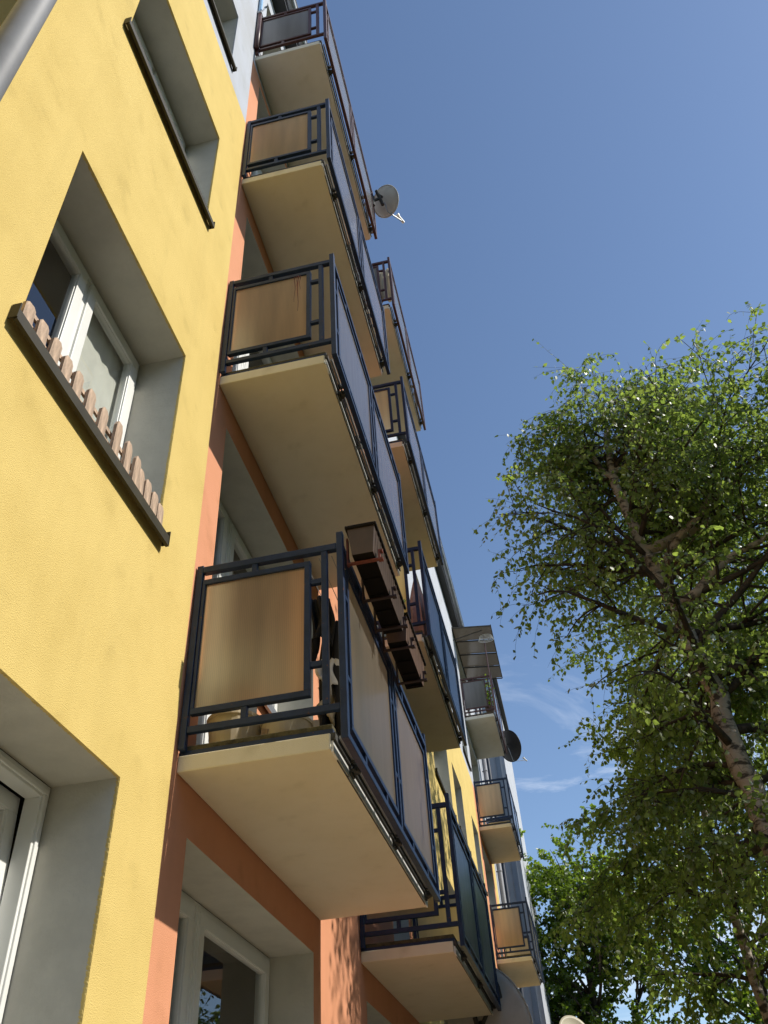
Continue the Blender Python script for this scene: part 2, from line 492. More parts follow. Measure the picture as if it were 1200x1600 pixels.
# ------------------------------------------------------------------ near apartment building
SLABS_A = [-1.765, 1.009, 3.772, 6.556]
SLABS_B = [-1.767, 1.072, 3.851, 6.674]
SLABS_C = [-1.80, 0.996, 3.825, 6.646]
YA, LA, YB, LB, YC, LC = 0.0, 2.482, 3.678, 2.50, 16.438, 2.405
D, T = 0.744, 0.082
WTOP = [-2.0, 0.70, 3.602, 6.385]
WBOT = [-3.42, -0.715, 2.295, 5.14]
YELTOP = 4.885
ROOF = 9.42
YEND = 20.4
RV = 0.30

near = thing('apartment_building', 'long yellow rendered apartment house with orange balcony bays, white top and recessed windows', 'building', (0, 0, GZ))
OFF = Vector((0, 0, -GZ))   # children are placed in world metres


def P(o):
    o.location = Vector(o.location) + OFF
    return o


wins = []
for y0, y1 in ((-4.75, -3.42), (-1.832, -0.507), (6.67, 7.99), (9.47, 11.42), (12.06, 13.33), (14.83, 15.95)):
    for k in range(4):
        wins.append((y0, y1, WBOT[k], WTOP[k], k))
bays = []   # balcony openings: (door y0,y1), (window y0,y1), top, floor
for ys, slabs, flip in ((YA, SLABS_A, False), (YB, SLABS_B, True), (YC, SLABS_C, True)):
    L = LA if ys == YA else (LB if ys == YB else LC)
    for k in range(5):
        floor = (slabs[k - 1] + T + 0.03) if k else -4.45
        top = (slabs[k] - 0.235) if k < 4 else 8.95
        a, b = ys + 0.19, ys + L - 0.155
        if flip:
            a, b = ys + 0.155, ys + L - 0.19
            bays.append((b - 0.86, b, a, b - 0.86, top, floor, k))
        else:
            bays.append((a, a + 0.86, a + 0.86, b, top, floor, k))

openings = [(w[0], w[1], w[2], w[3]) for w in wins]
for d0, d1, w0, w1, top, floor, k in bays:
    openings.append((d0, d1, floor, top))
    openings.append((w0, w1, floor + 0.86, top))


def wall_colour(y, z):
    if -0.05 < y < 6.19 and z < 6.45: return 1
    if 16.15 < y < 18.95 and z < YELTOP: return 1
    if z > YELTOP or y > 19.72: return 2
    return 0


ysn = sorted({-12.0, YEND, -0.05, 6.19, 16.15, 18.95, 19.72} | {v for o in openings for v in o[:2]})
zsn = sorted({GZ - 0.3, ROOF, YELTOP, 6.45} | {v for o in openings for v in o[2:]})


def dedup(a):
    r = [a[0]]
    for v in a[1:]:
        if v - r[-1] > 1e-4: r.append(v)
    return r


ysn, zsn = dedup(ysn), dedup(zsn)
wm = MB()
for i in range(len(ysn) - 1):
    y0, y1 = ysn[i], ysn[i + 1]
    ym = (y0 + y1) / 2
    j = 0
    while j < len(zsn) - 1:
        z0, z1 = zsn[j], zsn[j + 1]
        zm = (z0 + z1) / 2
        if not any(o[0] < ym < o[1] and o[2] < zm < o[3] for o in openings):
            wm.quad([(0, y0, z0), (0, y1, z0), (0, y1, z1), (0, y0, z1)], wall_colour(ym, zm))
        j += 1


def ragged_strip(m, p0, p1, inward, mi, n, seed, amp=0.0018):
    """rough trowelled arris: a thin uneven lip of render along an opening edge"""
    rr = random.Random(seed)
    p0, p1, inward = Vector(p0), Vector(p1), Vector(inward)
    prev = None
    for i in range(n + 1):
        t = i / n
        p = p0.lerp(p1, t)
        w = amp * (0.15 + rr.random() ** 2)
        a = p + Vector((0.0012, 0, 0)); b = p + inward * w + Vector((-0.004, 0, 0))
        if prev:
            m.quad([prev[0], a, b, prev[1]], mi)
            m.quad([prev[1], b, b + Vector((-0.012, 0, 0)) - inward * w, prev[1] + Vector((-0.012, 0, 0)) - inward * 0.001], mi)
        prev = (a, b)


def reveal(m, y0, y1, z0, z1, mi, depth=RV, bottom=True):
    m.quad([(0, y0, z1), (0, y1, z1), (-depth, y1, z1), (-depth, y0, z1)], mi)
    m.quad([(0, y1, z0), (0, y1, z1), (-depth, y1, z1), (-depth, y1, z0)], mi)
    m.quad([(0, y0, z0), (0, y0, z1), (-depth, y0, z1), (-depth, y0, z0)], mi)
    if bottom: m.quad([(0, y0, z0), (0, y1, z0), (-depth, y1, z0), (-depth, y0, z0)], mi)


for (y0, y1, z0, z1, k) in wins:
    reveal(wm, y0, y1, z0, z1, 3)
    if -2 < y0 < 0:
        c = wall_colour(y0 + 0.1, z1 + 0.1)
        ragged_strip(wm, (0, y0, z1), (0, y1, z1), (0, 0, -1), c, 230, k * 3 + 1)
        ragged_strip(wm, (0, y0, z0), (0, y0, z1), (0, 1, 0), c, 230, k * 3 + 2)
        ragged_strip(wm, (0, y1, z0), (0, y1, z1), (0, -1, 0), c, 230, k * 3 + 3)
for d0, d1, w0, w1, top, floor, k in bays:
    a, b = min(d0, w0), max(d1, w1)
    wm.quad([(0, a, top), (0, b, top), (-RV, b, top), (-RV, a, top)], 3)
    for yy, zz in ((d0 if d0 == a else d1, floor), (w1 if w1 == b else w0, floor + 0.86)):
        wm.quad([(0, yy, zz), (0, yy, top), (-RV, yy, top), (-RV, yy, zz)], 3)
    yc = d1 if d0 == a else d0
    wm.quad([(0, yc, floor), (0, yc, floor + 0.86), (-RV, yc, floor + 0.86), (-RV, yc, floor)], 3)
    wm.quad([(0, w0, floor + 0.86), (0, w1, floor + 0.86), (-RV, w1, floor + 0.86), (-RV, w0, floor + 0.86)], 3)
# end wall and back
wm.quad([(0, YEND, GZ - .3), (-11, YEND, GZ - .3), (-11, YEND, ROOF), (0, YEND, ROOF)], 2)
wm.quad([(0, -12, GZ - .3), (0, -12, ROOF), (-11, -12, ROOF), (-11, -12, GZ - .3)], 0)
wm.quad([(-11, -12, GZ - .3), (-11, YEND, GZ - .3), (-11, YEND, ROOF), (-11, -12, ROOF)], 0)
wall = P(wm.build('wall', ['yellow', 'orange', 'white', 'reveal'], near))

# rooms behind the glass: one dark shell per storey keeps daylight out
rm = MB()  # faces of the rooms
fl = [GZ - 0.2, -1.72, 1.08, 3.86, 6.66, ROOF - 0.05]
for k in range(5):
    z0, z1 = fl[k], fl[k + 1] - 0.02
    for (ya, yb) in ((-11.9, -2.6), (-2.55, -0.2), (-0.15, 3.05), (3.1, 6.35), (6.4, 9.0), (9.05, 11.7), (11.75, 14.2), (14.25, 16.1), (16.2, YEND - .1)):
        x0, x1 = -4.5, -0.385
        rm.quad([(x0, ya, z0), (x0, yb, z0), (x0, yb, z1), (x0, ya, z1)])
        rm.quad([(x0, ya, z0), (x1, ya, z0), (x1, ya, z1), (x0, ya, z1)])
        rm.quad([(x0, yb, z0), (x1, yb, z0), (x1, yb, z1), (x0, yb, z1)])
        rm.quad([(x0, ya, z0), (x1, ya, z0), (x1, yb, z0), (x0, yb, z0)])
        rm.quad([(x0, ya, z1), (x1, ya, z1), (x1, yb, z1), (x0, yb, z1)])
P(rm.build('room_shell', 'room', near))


# --- windows: frame (part) > sash, pane, sill, curtain
def frame_ring(m, y0, y1, z0, z1, x0, x1, w, mi=0):
    m.box((x0, y0, z0), (x1, y1, z0 + w), mi)
    m.box((x0, y0, z1 - w), (x1, y1, z1), mi)
    m.box((x0, y0, z0 + w), (x1, y0 + w, z1 - w), mi)
    m.box((x0, y1 - w, z0 + w), (x1, y1, z1 - w), mi)


def window(y0, y1, z0, z1, parts, name='window', sill=True, tilt=None, curtain=None, sillmat='brown_metal'):
    """parts: list of fractions splitting the width into casements; origin at world zero"""
    e = 0.004
    X = -RV
    m = MB()
    frame_ring(m, y0 + e, y1 - e, z0 + 0.02, z1 - e, X - 0.07, X + 0.003, 0.055)
    # glazing-bead step
    frame_ring(m, y0 + e + .02, y1 - e - .02, z0 + 0.04, z1 - e - .02, X - 0.02, X + 0.012, 0.022)
    w = (y1 - y0)
    cuts = [0] + list(parts) + [1]
    for c in parts:
        yc = y0 + w * c
        m.box((X - 0.068, yc - 0.03, z0 + 0.075), (X + 0.005, yc + 0.03, z1 - 0.06))
    fr = P(m.build(name, 'frame', near, bevel=0.003))
    for i in range(len(cuts) - 1):
        a = y0 + w * cuts[i] + (0.045 if i == 0 else 0.022)
        b = y0 + w * cuts[i + 1] - (0.045 if i == len(cuts) - 2 else 0.022)
        za, zb = z0 + 0.06, z1 - 0.048
        s = MB()
        ww = 0.068
        frame_ring(s, a, b, 0, zb - za, -0.028, 0.026, ww)
        frame_ring(s, a + 0.05, b - 0.05, 0.05, zb - za - 0.05, -0.02, 0.014, 0.022)
        so_ = s.build('sash', 'frame', fr, (X - 0.006, 0, za), bevel=0.003)
        gp = MB().box((-0.008, a + ww - .006, ww - .006), (-0.003, b - ww + .006, zb - za - ww + .006))
        go = gp.build('pane', 'glass', fr, (X - 0.006, 0, za))
        if tilt and i == tilt[0]:
            so_.location.x -= 0.045; go.location.x -= 0.045
            so_.rotation_euler = (0, -tilt[1], 0); go.rotation_euler = (0, -tilt[1], 0)
    if sill:
        s = MB()
        s.box((X + 0.013, y0 + .002, z0 + 0.004), (0.004, y1 - .002, z0 + 0.020))
        s.box((0.0045, y0 - 0.05, z0 - 0.012), (0.040, y1 + 0.045, z0 + 0.004))
        s.box((0.033, y0 - 0.05, z0 - 0.058), (0.041, y1 + 0.045, z0 - 0.0125))
        s.box((0.028, y0 - 0.05, z0 - 0.064), (0.046, y1 + 0.045, z0 - 0.0585))
        for yy in (y0 - 0.0565, y1 + 0.0455):
            s.box((0.003, yy, z0 - 0.05), (0.043, yy + 0.006, z0 + 0.035))
        s.build('sill', sillmat, fr)
    if curtain:
        cb = MB()
        for (ca, cbn, x) in curtain:
            ya, yb = y0 + w * ca, y0 + w * cbn
            n = 60
            prev = None
            for q in range(n + 1):
                t = q / n
                yy = ya + (yb - ya) * t
                xx = x + (0.0022 if x > -0.4 else 0.022) * math.sin(t * (yb - ya) * 70) + (0.002 if x > -0.4 else 0.01) * math.sin(t * 31)
                cur = ((xx, yy, z0 + 0.02), (xx, yy, z1 - 0.03))
                if prev: cb.quad([prev[0], cur[0], cur[1], prev[1]])
                prev = cur
        cb.build('curtain', 'curtain', fr, smooth=True)
    return fr


for (y0, y1, z0, z1, k) in wins:
    parts = [0.5] if y1 - y0 < 1.6 else [0.33, 0.67]
    kw = {}
    if y0 < 0 and y0 > -2:
        if k == 1: kw = dict(curtain=[(0.53, 0.97, -0.354)])
        if k == 0: kw = dict(tilt=(1, 0.055), curtain=[(0.02, 0.9, -0.46)])
        if k == 2: kw = dict(curtain=[(0.05, 0.95, -0.5)])
    elif (k + int(y0)) % 2:
        kw = dict(curtain=[(0.05, 0.45, -0.48), (0.6, 0.95, -0.48)])
    window(y0, y1, z0, z1, parts, **kw)
for d0, d1, w0, w1, top, floor, k in bays:
    a, b = min(d0, w0), max(d1, w1)
    window(d0, d1, floor, top, [], name='balcony_door', sill=False)
    window(w0, w1, floor + 0.86, top, [], sill=True, curtain=[(0.1, 0.5, -0.5)] if k % 2 == 0 else [(0.3, 0.9, -0.5)], sillmat='zinc')

# --- roof, gutter
rf = MB()
rf.box((-11.3, -12.2, ROOF + 0.002), (0.16, YEND + .1, ROOF + 0.12))
P(rf.build('roof', 'roof', near))
gt = MB()
n = 9
for i in range(n):
    a0 = math.pi + math.pi * i / n; a1 = math.pi + math.pi * (i + 1) / n
    p = [(0.235 + 0.07 * math.cos(a), ROOF + 0.08 + 0.07 * math.sin(a)) for a in (a0, a1)]
    gt.quad([(p[0][0], -12, p[0][1]), (p[1][0], -12, p[1][1]), (p[1][0], YEND, p[1][1]), (p[0][0], YEND, p[0][1])])
gt.box((0.300, -12, ROOF + 0.078), (0.314, YEND, ROOF + 0.094))
for yy in np.arange(-11.5, YEND, 0.9):
    gt.box((0.161, yy, ROOF + 0.02), (0.306, yy + 0.025, ROOF + 0.026))
P(gt.build('gutter', 'zinc', near))


# --- drainpipes
def drainpipe(x, y, r, z0, z1, step=2.0, zo=0.6):
    m = MB()
    m.tube([(x, y, z0), (x, y, z1)], r, 20)
    z = z0 + zo
    while z < z1:
        m.tube([(x, y, z), (x, y, z + 0.035)], r + 0.006, 20)
        m.box((0.002, y - 0.01, z + 0.005), (x, y + 0.01, z + 0.03))
        z += step
    return P(m.build('drainpipe', 'pipe', near, smooth=False))


drainpipe(0.14, -2.50, 0.062, GZ, ROOF)
for yy, rr in ((20.05, 0.06),):
    drainpipe(0.10, yy, rr, GZ, ROOF, 2.8)
for p in [o for o in COL.objects if o.name.startswith('drainpipe')]:
    p.data.polygons.foreach_set('use_smooth', [len(f.vertices) == 4 for f in p.data.polygons])


# ------------------------------------------------------------------ balconies (part) > posts, rails, frames, sheets, brackets (sub-parts)
def sheet_panel(m, a, b, thick_axis, z0, z1, c, t=0.008):
    if thick_axis == 'y':
        m.box((a, c - t / 2, z0), (b, c + t / 2, z1))
    else:
        m.box((c - t / 2, a, z0), (c + t / 2, b, z1))
    return m


class LK:
    def __init__(self, S, steel):
        self.S, self.steel = S, steel

    def box(self, a, b):
        self.S(MB().box(a, b), 'link_bar', self.steel, 0.002)


def make_balcony(ys, L, z, steel, side, front, slabmat, detail=True, jit=0.0):
    """local origin: wall plane, near side, slab underside"""
    base = (0, ys, z)
    m = MB()
    m.box((0.002, 0, 0), (D, L, T))
    slab = P(m.build('balcony', slabmat, near, base, bevel=0.006))
    S = lambda mb, nm, mt, bv=0.0, **k: mb.build(nm, mt, slab, bevel=bv, **k)
    # screed ledge and edging
    S(MB().box((0.004, 0.006, T + 0.001), (D + 0.012, L - 0.006, T + 0.022)), 'edging_strip', steel)
    S(MB().box((0.004, 0.014, T + 0.023), (D + 0.008, L - 0.014, T + 0.052)), 'screed', 'moss', 0.004)
    # drip strip in lengths, with gaps
    fm = MB()
    rr = random.Random(int(z * 100) + int(ys * 10))
    y = 0.01
    while y < L - 0.05:
        l = rr.choice((0.32, 0.55, 0.24))
        y1 = min(y + l, L - 0.01)
        fm.box((D + 0.0015, y, -0.008), (D + 0.012, y1 - 0.008, 0.046))
        y = y1 + 0.004
    S(fm, 'drip_strip', 'flash')
    S(MB().box((D + 0.0015, 0.004, 0.049), (D + 0.024, L - 0.004, T + 0.0005)).box((D + 0.004, 0.1, -0.0145), (D + 0.008, L - .1, -0.0085)), 'drip_rail', 'dark')
    H = 1.205
    t = 0.036
    xo = 0.838
    yn, yf = -0.014, L + 0.014       # side planes
    zt = H - 0.03                    # top of top rail
    # posts
    for yy in (yn, yf):
        S(MB().box((xo - t, yy - t / 2, 0.030), (xo, yy + t / 2, H + 0.045)), 'corner_post', steel, 0.003)
        S(MB().box((0.008, yy - t / 2 + .002, 0.10), (0.008 + t, yy + t / 2 - .002, zt + 0.012)), 'wall_post', steel, 0.003)
    # side rails
    for yy in (yn, yf):
        S(MB().box((0.008 + t + .001, yy - t / 2, zt - 0.040), (xo - t - .001, yy + t / 2, zt)), 'top_rail', steel, 0.003)
        S(MB().box((0.008 + t + .001, yy - t / 2 + .003, 0.180), (xo - t - .001, yy + t / 2 - .003, 0.214)), 'lower_rail', steel, 0.003)
        S(MB().box((0.715, yy - 0.015, 0.2145), (0.749, yy + 0.015, zt - 0.0405)), 'upright', steel, 0.003)
        f = MB()
        fa, fb, fz0, fz1 = 0.050, 0.655, 0.275, 1.085
        w = 0.032
        f.box((fa, yy - .016, fz0), (fb, yy + .016, fz0 + w)); f.box((fa, yy - .016, fz1 - w), (fb, yy + .016, fz1))
        f.box((fa, yy - .016, fz0 + w), (fa + w * 0.5, yy + .016, fz1 - w)); f.box((fb - w, yy - .016, fz0 + w), (fb, yy + .016, fz1 - w))
        S(f, 'panel_frame', steel, 0.002)
        lk = LK(S, steel)
        lk.box((0.325, yy - .013, fz1 + .0005), (0.357, yy + .013, zt - 0.0405))
        lk.box((0.31, yy - .013, 0.2145), (0.342, yy + .013, fz0 - .0005))
        for zz in (0.93, 0.43):
            lk.box((fb + .0005, yy - .013, zz), (0.7145, yy + .013, zz + 0.03))
        S(sheet_panel(MB(), fa + w * 0.5 + .001, fb - w - .001, 'y', fz0 + w + .001, fz1 - w - .001, yy), 'side_sheet', side)
    # front
    xc = xo - t / 2
    S(MB().box((xo - t, yn + t / 2 + .001, zt - 0.040), (xo, yf - t / 2 - .001, zt)), 'top_rail', steel, 0.003)
    S(MB().box((xo - t, yn + t / 2 + .001, 0.032), (xo, yf - t / 2 - .001, 0.066)), 'lower_rail', steel, 0.003)
    mid = L / 2
    S(MB().box((xo - t + .002, mid - 0.016, 0.0665), (xo - .002, mid + 0.016, zt - 0.0405)), 'upright', steel, 0.003)
    fz0, fz1 = 0.118, 1.065
    for (a, b) in ((0.075, mid - 0.075), (mid + 0.075, L - 0.075)):
        f = MB(); w = 0.028
        f.box((xc - .014, a, fz0), (xc + .014, b, fz0 + w)); f.box((xc - .014, a, fz1 - w), (xc + .014, b, fz1))
        f.box((xc - .014, a, fz0 + w), (xc + .014, a + w, fz1 - w)); f.box((xc - .014, b - w, fz0 + w), (xc + .014, b, fz1 - w))
        S(f, 'panel_frame', steel, 0.002)
        S(sheet_panel(MB(), a + w + .001, b - w - .001, 'x', fz0 + w + .001, fz1 - w - .001, xc), 'front_sheet', front)
        lk = LK(S, steel)
        for yy in (a + 0.28, b - 0.32):
            lk.box((xc - .012, yy, 0.0665), (xc + .012, yy + 0.028, fz0 - .0005))
            lk.box((xc - .012, yy, fz1 + .0005), (xc + .012, yy + 0.028, zt - 0.0405))
        for zz in (0.36, 0.84):
            for (p, q) in ((a, -1), (b, 1)):
                e0 = p; e1 = p + q * 0.0585 if (abs(p - mid) < 0.1) else p + q * 0.084
                lk.box((xc - .012, min(e0, e1) + .0005, zz), (xc + .012, max(e0, e1) - .0005, zz + 0.028))
    # brackets from slab edge to railing
    for yy in (0.34, 1.36, 2.36 if L > 2.41 else 2.28):
        b = MB()
        b.box((D + 0.011, yy - 0.035, 0.012), (D + 0.024, yy + 0.035, 0.05))
        b.box((D + 0.0245, yy - 0.018, 0.028), (xo - t - .001, yy + 0.018, 0.062))
        b.box((D + 0.02, yy - 0.05, 0.063), (xo - t - 0.004, yy - 0.03, 0.100))
        b.tube([(D + 0.024, yy + 0.024, 0.035), (D + 0.045, yy + 0.024, 0.035)], 0.009, 6)
        b.tube([(D + 0.024, yy - 0.026, 0.032), (D + 0.042, yy - 0.026, 0.032)], 0.009, 6)
        S(b, 'bracket', 'dark')
    # grey gutter profile clipped under the railing
    S(MB().box((D + 0.030, 0.05, 0.069), (D + 0.044, L - 0.05, 0.085)), 'edge_channel', 'zinc')
    return slab


balconies = {}
for k, z in enumerate(SLABS_A):
    balconies['A', k] = make_balcony(YA, LA, z, 'brown' if k == 3 else 'blue', 'panel_dark' if k == 3 else 'panel_tan', 'panel_front' if k else 'panel_front_tan', 'slab_pale' if k == 3 else 'slab')
for k, z in enumerate(SLABS_B):
    balconies['B', k] = make_balcony(YB, LB, z, 'brown' if k == 3 else 'blue', 'panel_dark' if k in (3,) else 'panel_tan', 'panel_front' if k > 1 else 'panel_front_shaded', 'slab')
for k, z in enumerate(SLABS_C):
    balconies['C', k] = make_balcony(YC, LC, z, 'brown' if k == 3 else 'blue', 'panel_dark' if k == 3 else 'panel_tan', 'panel_front', 'slab_pale' if k == 3 else 'slab')
balconies['A', 3]['label'] = 'top balcony over the near bay with red-brown railing and smoked sheets'
balconies['A', 0]['label'] = 'lowest balcony of the near bay with blue railing and tan ribbed sheet'

# stained run marks on the second balcony's tan sheet
st = MB()
for (x, w, z0, z1) in ((0.535, 0.007, 0.72, 1.04), (0.560, 0.010, 0.60, 1.045), (0.548, 0.005, 0.9, 1.045), (0.575, 0.006, 0.86, 1.04)):
    zz = z0; prev = None
    for i in range(9):
        t = i / 8
        zc = z0 + (z1 - z0) * t
        xx = x + 0.004 * math.sin(7 * t + x * 90)
        ww = w * (0.25 + 0.75 * t)
        cur = [(xx - ww / 2, -0.0335, zc), (xx + ww / 2, -0.0335, zc)]
        if prev: st.quad([prev[0], prev[1], cur[1], cur[0]])
        prev = cur
st.build('rust_stain', 'rust', balconies['A', 1])

# ------------------------------------------------------------------ picket strip on the near window sill
zs = WBOT[1]
pk = thing('picket_trim', 'row of little pointed brown wooden pickets standing along the near window sill', 'picket fence', (0.024, -1.17, zs + 0.006))
ys_ = [-1.824, -1.727, -1.627, -1.528, -1.433, -1.325, -1.204, -1.07, -0.953, -0.866, -0.80, -0.733, -0.652, -0.57]
zt_ = [-.605, -.597, -.583, -.577, -.566, -.557, -.541, -.515, -.512, -.538, -.558, -.574, -.583, -.588]
pm = []
for v in range(4):
    rr = random.Random(v)
    w, h, tt = 0.064, 0.165, 0.016
    c = 0.013 + 0.004 * rr.random()
    b = bmesh.new()
    pts = [(-w / 2, 0), (w / 2, 0), (w / 2 - .001, h - 0.024), (w / 2 - c, h), (-w / 2 + c, h - 0.002), (-w / 2, h - 0.028)]
    fa = [b.verts.new((tt / 2, y, z)) for y, z in pts]
    bk = [b.verts.new((-tt / 2, y, z)) for y, z in pts]
    b.faces.new(fa); b.faces.new(list(reversed(bk)))
    for i in range(6):
        b.faces.new((fa[i], bk[i], bk[(i + 1) % 6], fa[(i + 1) % 6]))
    bmesh.ops.recalc_face_normals(b, faces=b.faces)
    me = bpy.data.meshes.new('picket'); b.to_mesh(me); b.free()
    me.materials.append(MAT['wood'])
    pm.append(me)
for i, yy in enumerate(ys_):
    rr = random.Random(i * 5 + 1)
    q = child('picket', pm[i % 4], pk, (0.004 + rr.uniform(-.003, .003), yy + 1.17, 0.0), rot=(rr.uniform(-.05, .05), rr.uniform(-.05, .03), rr.uniform(-.08, .08)))
    q.scale = (1, 1, (zt_[i] - zs - 0.006) / 0.165)
MB().box((-0.02, -0.66, 0.025), (-0.010, 0.66, 0.050)).box((-0.022, -0.66, 0.095), (-0.010, 0.66, 0.118)).build('batten', 'wood', pk)


# ------------------------------------------------------------------ planter boxes on the lowest near balcony
def planter(y0, L, mt, label, x=0.93, z=-0.655):
    p = thing('planter_box', label, 'planter', (x, y0, z), 'long planters hung on the lowest near railing')
    w0, w1, h = 0.058, 0.076, 0.17
    b = bmesh.new()
    lo = [b.verts.new(v) for v in ((-w0, 0.015, 0), (w0, 0.015, 0), (w0, L - 0.015, 0), (-w0, L - 0.015, 0))]
    hi = [b.verts.new(v) for v in ((-w1, 0, h), (w1, 0, h), (w1, L, h), (-w1, L, h))]
    b.faces.new(list(reversed(lo)))
    for i in range(4):
        b.faces.new((lo[i], lo[(i + 1) % 4], hi[(i + 1) % 4], hi[i]))
    me = bpy.data.meshes.new('tub'); b.to_mesh(me); b.free()
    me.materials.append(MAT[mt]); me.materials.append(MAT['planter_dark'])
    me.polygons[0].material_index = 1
    t = child('tub', me, p)
    sm = t.modifiers.new('solid', 'SOLIDIFY'); sm.thickness = 0.004
    bv = t.modifiers.new('bevel', 'BEVEL'); bv.width = 0.008; bv.segments = 2
    r = MB()
    e = 0.012
    r.box((-w1 - e, -e, h - 0.002), (-w1 + .002, L + e, h + 0.018)); r.box((w1 - .002, -e, h - 0.002), (w1 + e, L + e, h + 0.018))
    r.box((-w1 + .002, -e, h - 0.002), (w1 - .002, 0.002, h + 0.018)); r.box((-w1 + .002, L - .002, h - 0.002), (w1 - .002, L + e, h + 0.018))
    r.build('rim', 'planter_dark', p, bevel=0.004)
    MB().box((-w1 + .006, .006, h - 0.03), (w1 - .006, L - .006, h - 0.012)).build('soil', 'moss', p)
    rb = MB()
    nrib = int(L / 0.05)
    for i in range(1, nrib):
        yy = L * i / nrib
        rb.quad([(w0 + .0025, yy - .006, 0.01), (w0 + .0025, yy + .006, 0.01), (w1 + .003, yy + .006, h - .004), (w1 + .003, yy - .006, h - .004)])
    rb.build('rib', mt, p)
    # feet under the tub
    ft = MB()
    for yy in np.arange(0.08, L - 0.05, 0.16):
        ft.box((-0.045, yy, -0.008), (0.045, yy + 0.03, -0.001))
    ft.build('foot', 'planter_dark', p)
    # hanger straps: under the box, hook at the front, plate at the rail
    for yy in ((0.06, L - 0.14) if L < 0.7 else (0.06, L / 2, L - 0.1)):
        s = MB()
        s.box((-0.088, yy, -0.019), (0.075, yy + 0.022, -0.011))
        s.box((0.0755, yy, -0.022), (0.086, yy + 0.028, 0.045))
        s.box((0.0865, yy, 0.033), (0.10, yy + 0.028, 0.045))
        s.box((0.0865, yy, -0.022), (0.10, yy + 0.028, -0.010))
        s.box((-0.098, yy, -0.022), (-0.0885, yy + 0.028, 0.16))
        s.build('hanger', 'rust' if (yy < 0.1 and L > 0.7) else 'rust_dark', p)
    return p


PX, PZ = 0.945, -0.695
planter(-0.045, 0.83, 'planter', 'longer dark brown plastic planter box hung at the near corner of the lowest railing', PX, PZ)
planter(0.86, 0.62, 'planter2', 'shorter terracotta planter box hung beyond the longer brown one on the lowest railing', PX, PZ)


# a green leafy shoot at the gap between the planters
def leaf_shape(n_seg=1):
    # pointed oval leaf, slightly folded on its midrib; length 1 along +y
    pts = [(0, 0, 0), (0.33, 0.22, 0.05), (0.36, 0.45, 0.06), (0.16, 0.78, 0.03), (0, 1.0, 0), (-0.16, 0.78, 0.03), (-0.36, 0.45, 0.06), (-0.33, 0.22, 0.05)]
    f = [(0, 1, 2, 3, 4), (0, 4, 5, 6, 7)]
    return np.array(pts), f


sp = thing('leafy_shoot', 'small bright green shoot poking out between the two railing planters', 'plant', (PX + 0.06, 0.82, PZ + 0.17))
lp, lf = leaf_shape()
for i in range(6):
    me = bpy.data.meshes.new('leaf')
    me.from_pydata([tuple(Vector(v) * 0.055) for v in lp], [], lf)
    me.materials.append(MAT['maple_leaf'])
    child('leaf', me, sp, (0, 0, 0.01 * i), rot=(0.6 + 0.1 * i, 0.3, i * 1.1))
MB().tube([(0, 0, -0.03), (0, 0.005, 0.06)], 0.003, 5).build('stem', 'birch_leaf', sp)

# ------------------------------------------------------------------ belongings on the lowest near balcony
fz = SLABS_A[0] + T + 0.053


def tub(x, y, r, h, label, mt='cream_plastic'):
    b = MB()
    n = 28
    prof = [(r * 0.80, 0), (r * 0.86, 0.01), (r, h - 0.02), (r * 1.05, h - 0.018), (r * 1.05, h), (r * 0.97, h), (r * 0.8, 0.02), (0.001, 0.02)]
    prof = [(0.001, 0)] + prof
    for i in range(len(prof) - 1):
        for k in range(n):
            a0, a1 = 2 * math.pi * k / n, 2 * math.pi * (k + 1) / n
            (r0, z0), (r1, z1) = prof[i], prof[i + 1]
            b.quad([(r0 * math.cos(a0), r0 * math.sin(a0), z0), (r0 * math.cos(a1), r0 * math.sin(a1), z0),
                    (r1 * math.cos(a1), r1 * math.sin(a1), z1), (r1 * math.cos(a0), r1 * math.sin(a0), z1)])
    me = b.mesh('plastic_basin', mt, True)
    o = bpy.data.objects.new('plastic_basin', me); COL.objects.link(o); o.location = (x, y, fz)
    o['label'] = label; o['category'] = 'basin'
    return o


tub(0.21, 0.17, 0.135, 0.17, 'cream plastic basin behind the lower gap of the tan sheet, nearer the wall')
tub(0.47, 0.20, 0.125, 0.13, 'cream plastic basin beside the other one, nearer the railing corner')
bd = MB().box((-0.3, -0.012, 0), (0.2, 0.012, 0.34)).build('grey_board', 'grey_board')
bd.location = (0.56, 0.56, fz); bd.rotation_euler = (-0.12, 0, 0.15); bd['label'] = 'plain grey board leaning upright behind the lowest tan sheet'; bd['category'] = 'board'
pl = MB().box((-0.02, -0.35, 0), (0.02, 0.35, 0.03)).build('plank', 'wood')
pl.location = (0.50, 0.42, fz + 0.16); pl.rotation_euler = (0.35, 0.3, -0.25); pl['label'] = 'short brown plank propped aslant behind the lowest tan sheet'; pl['category'] = 'plank'


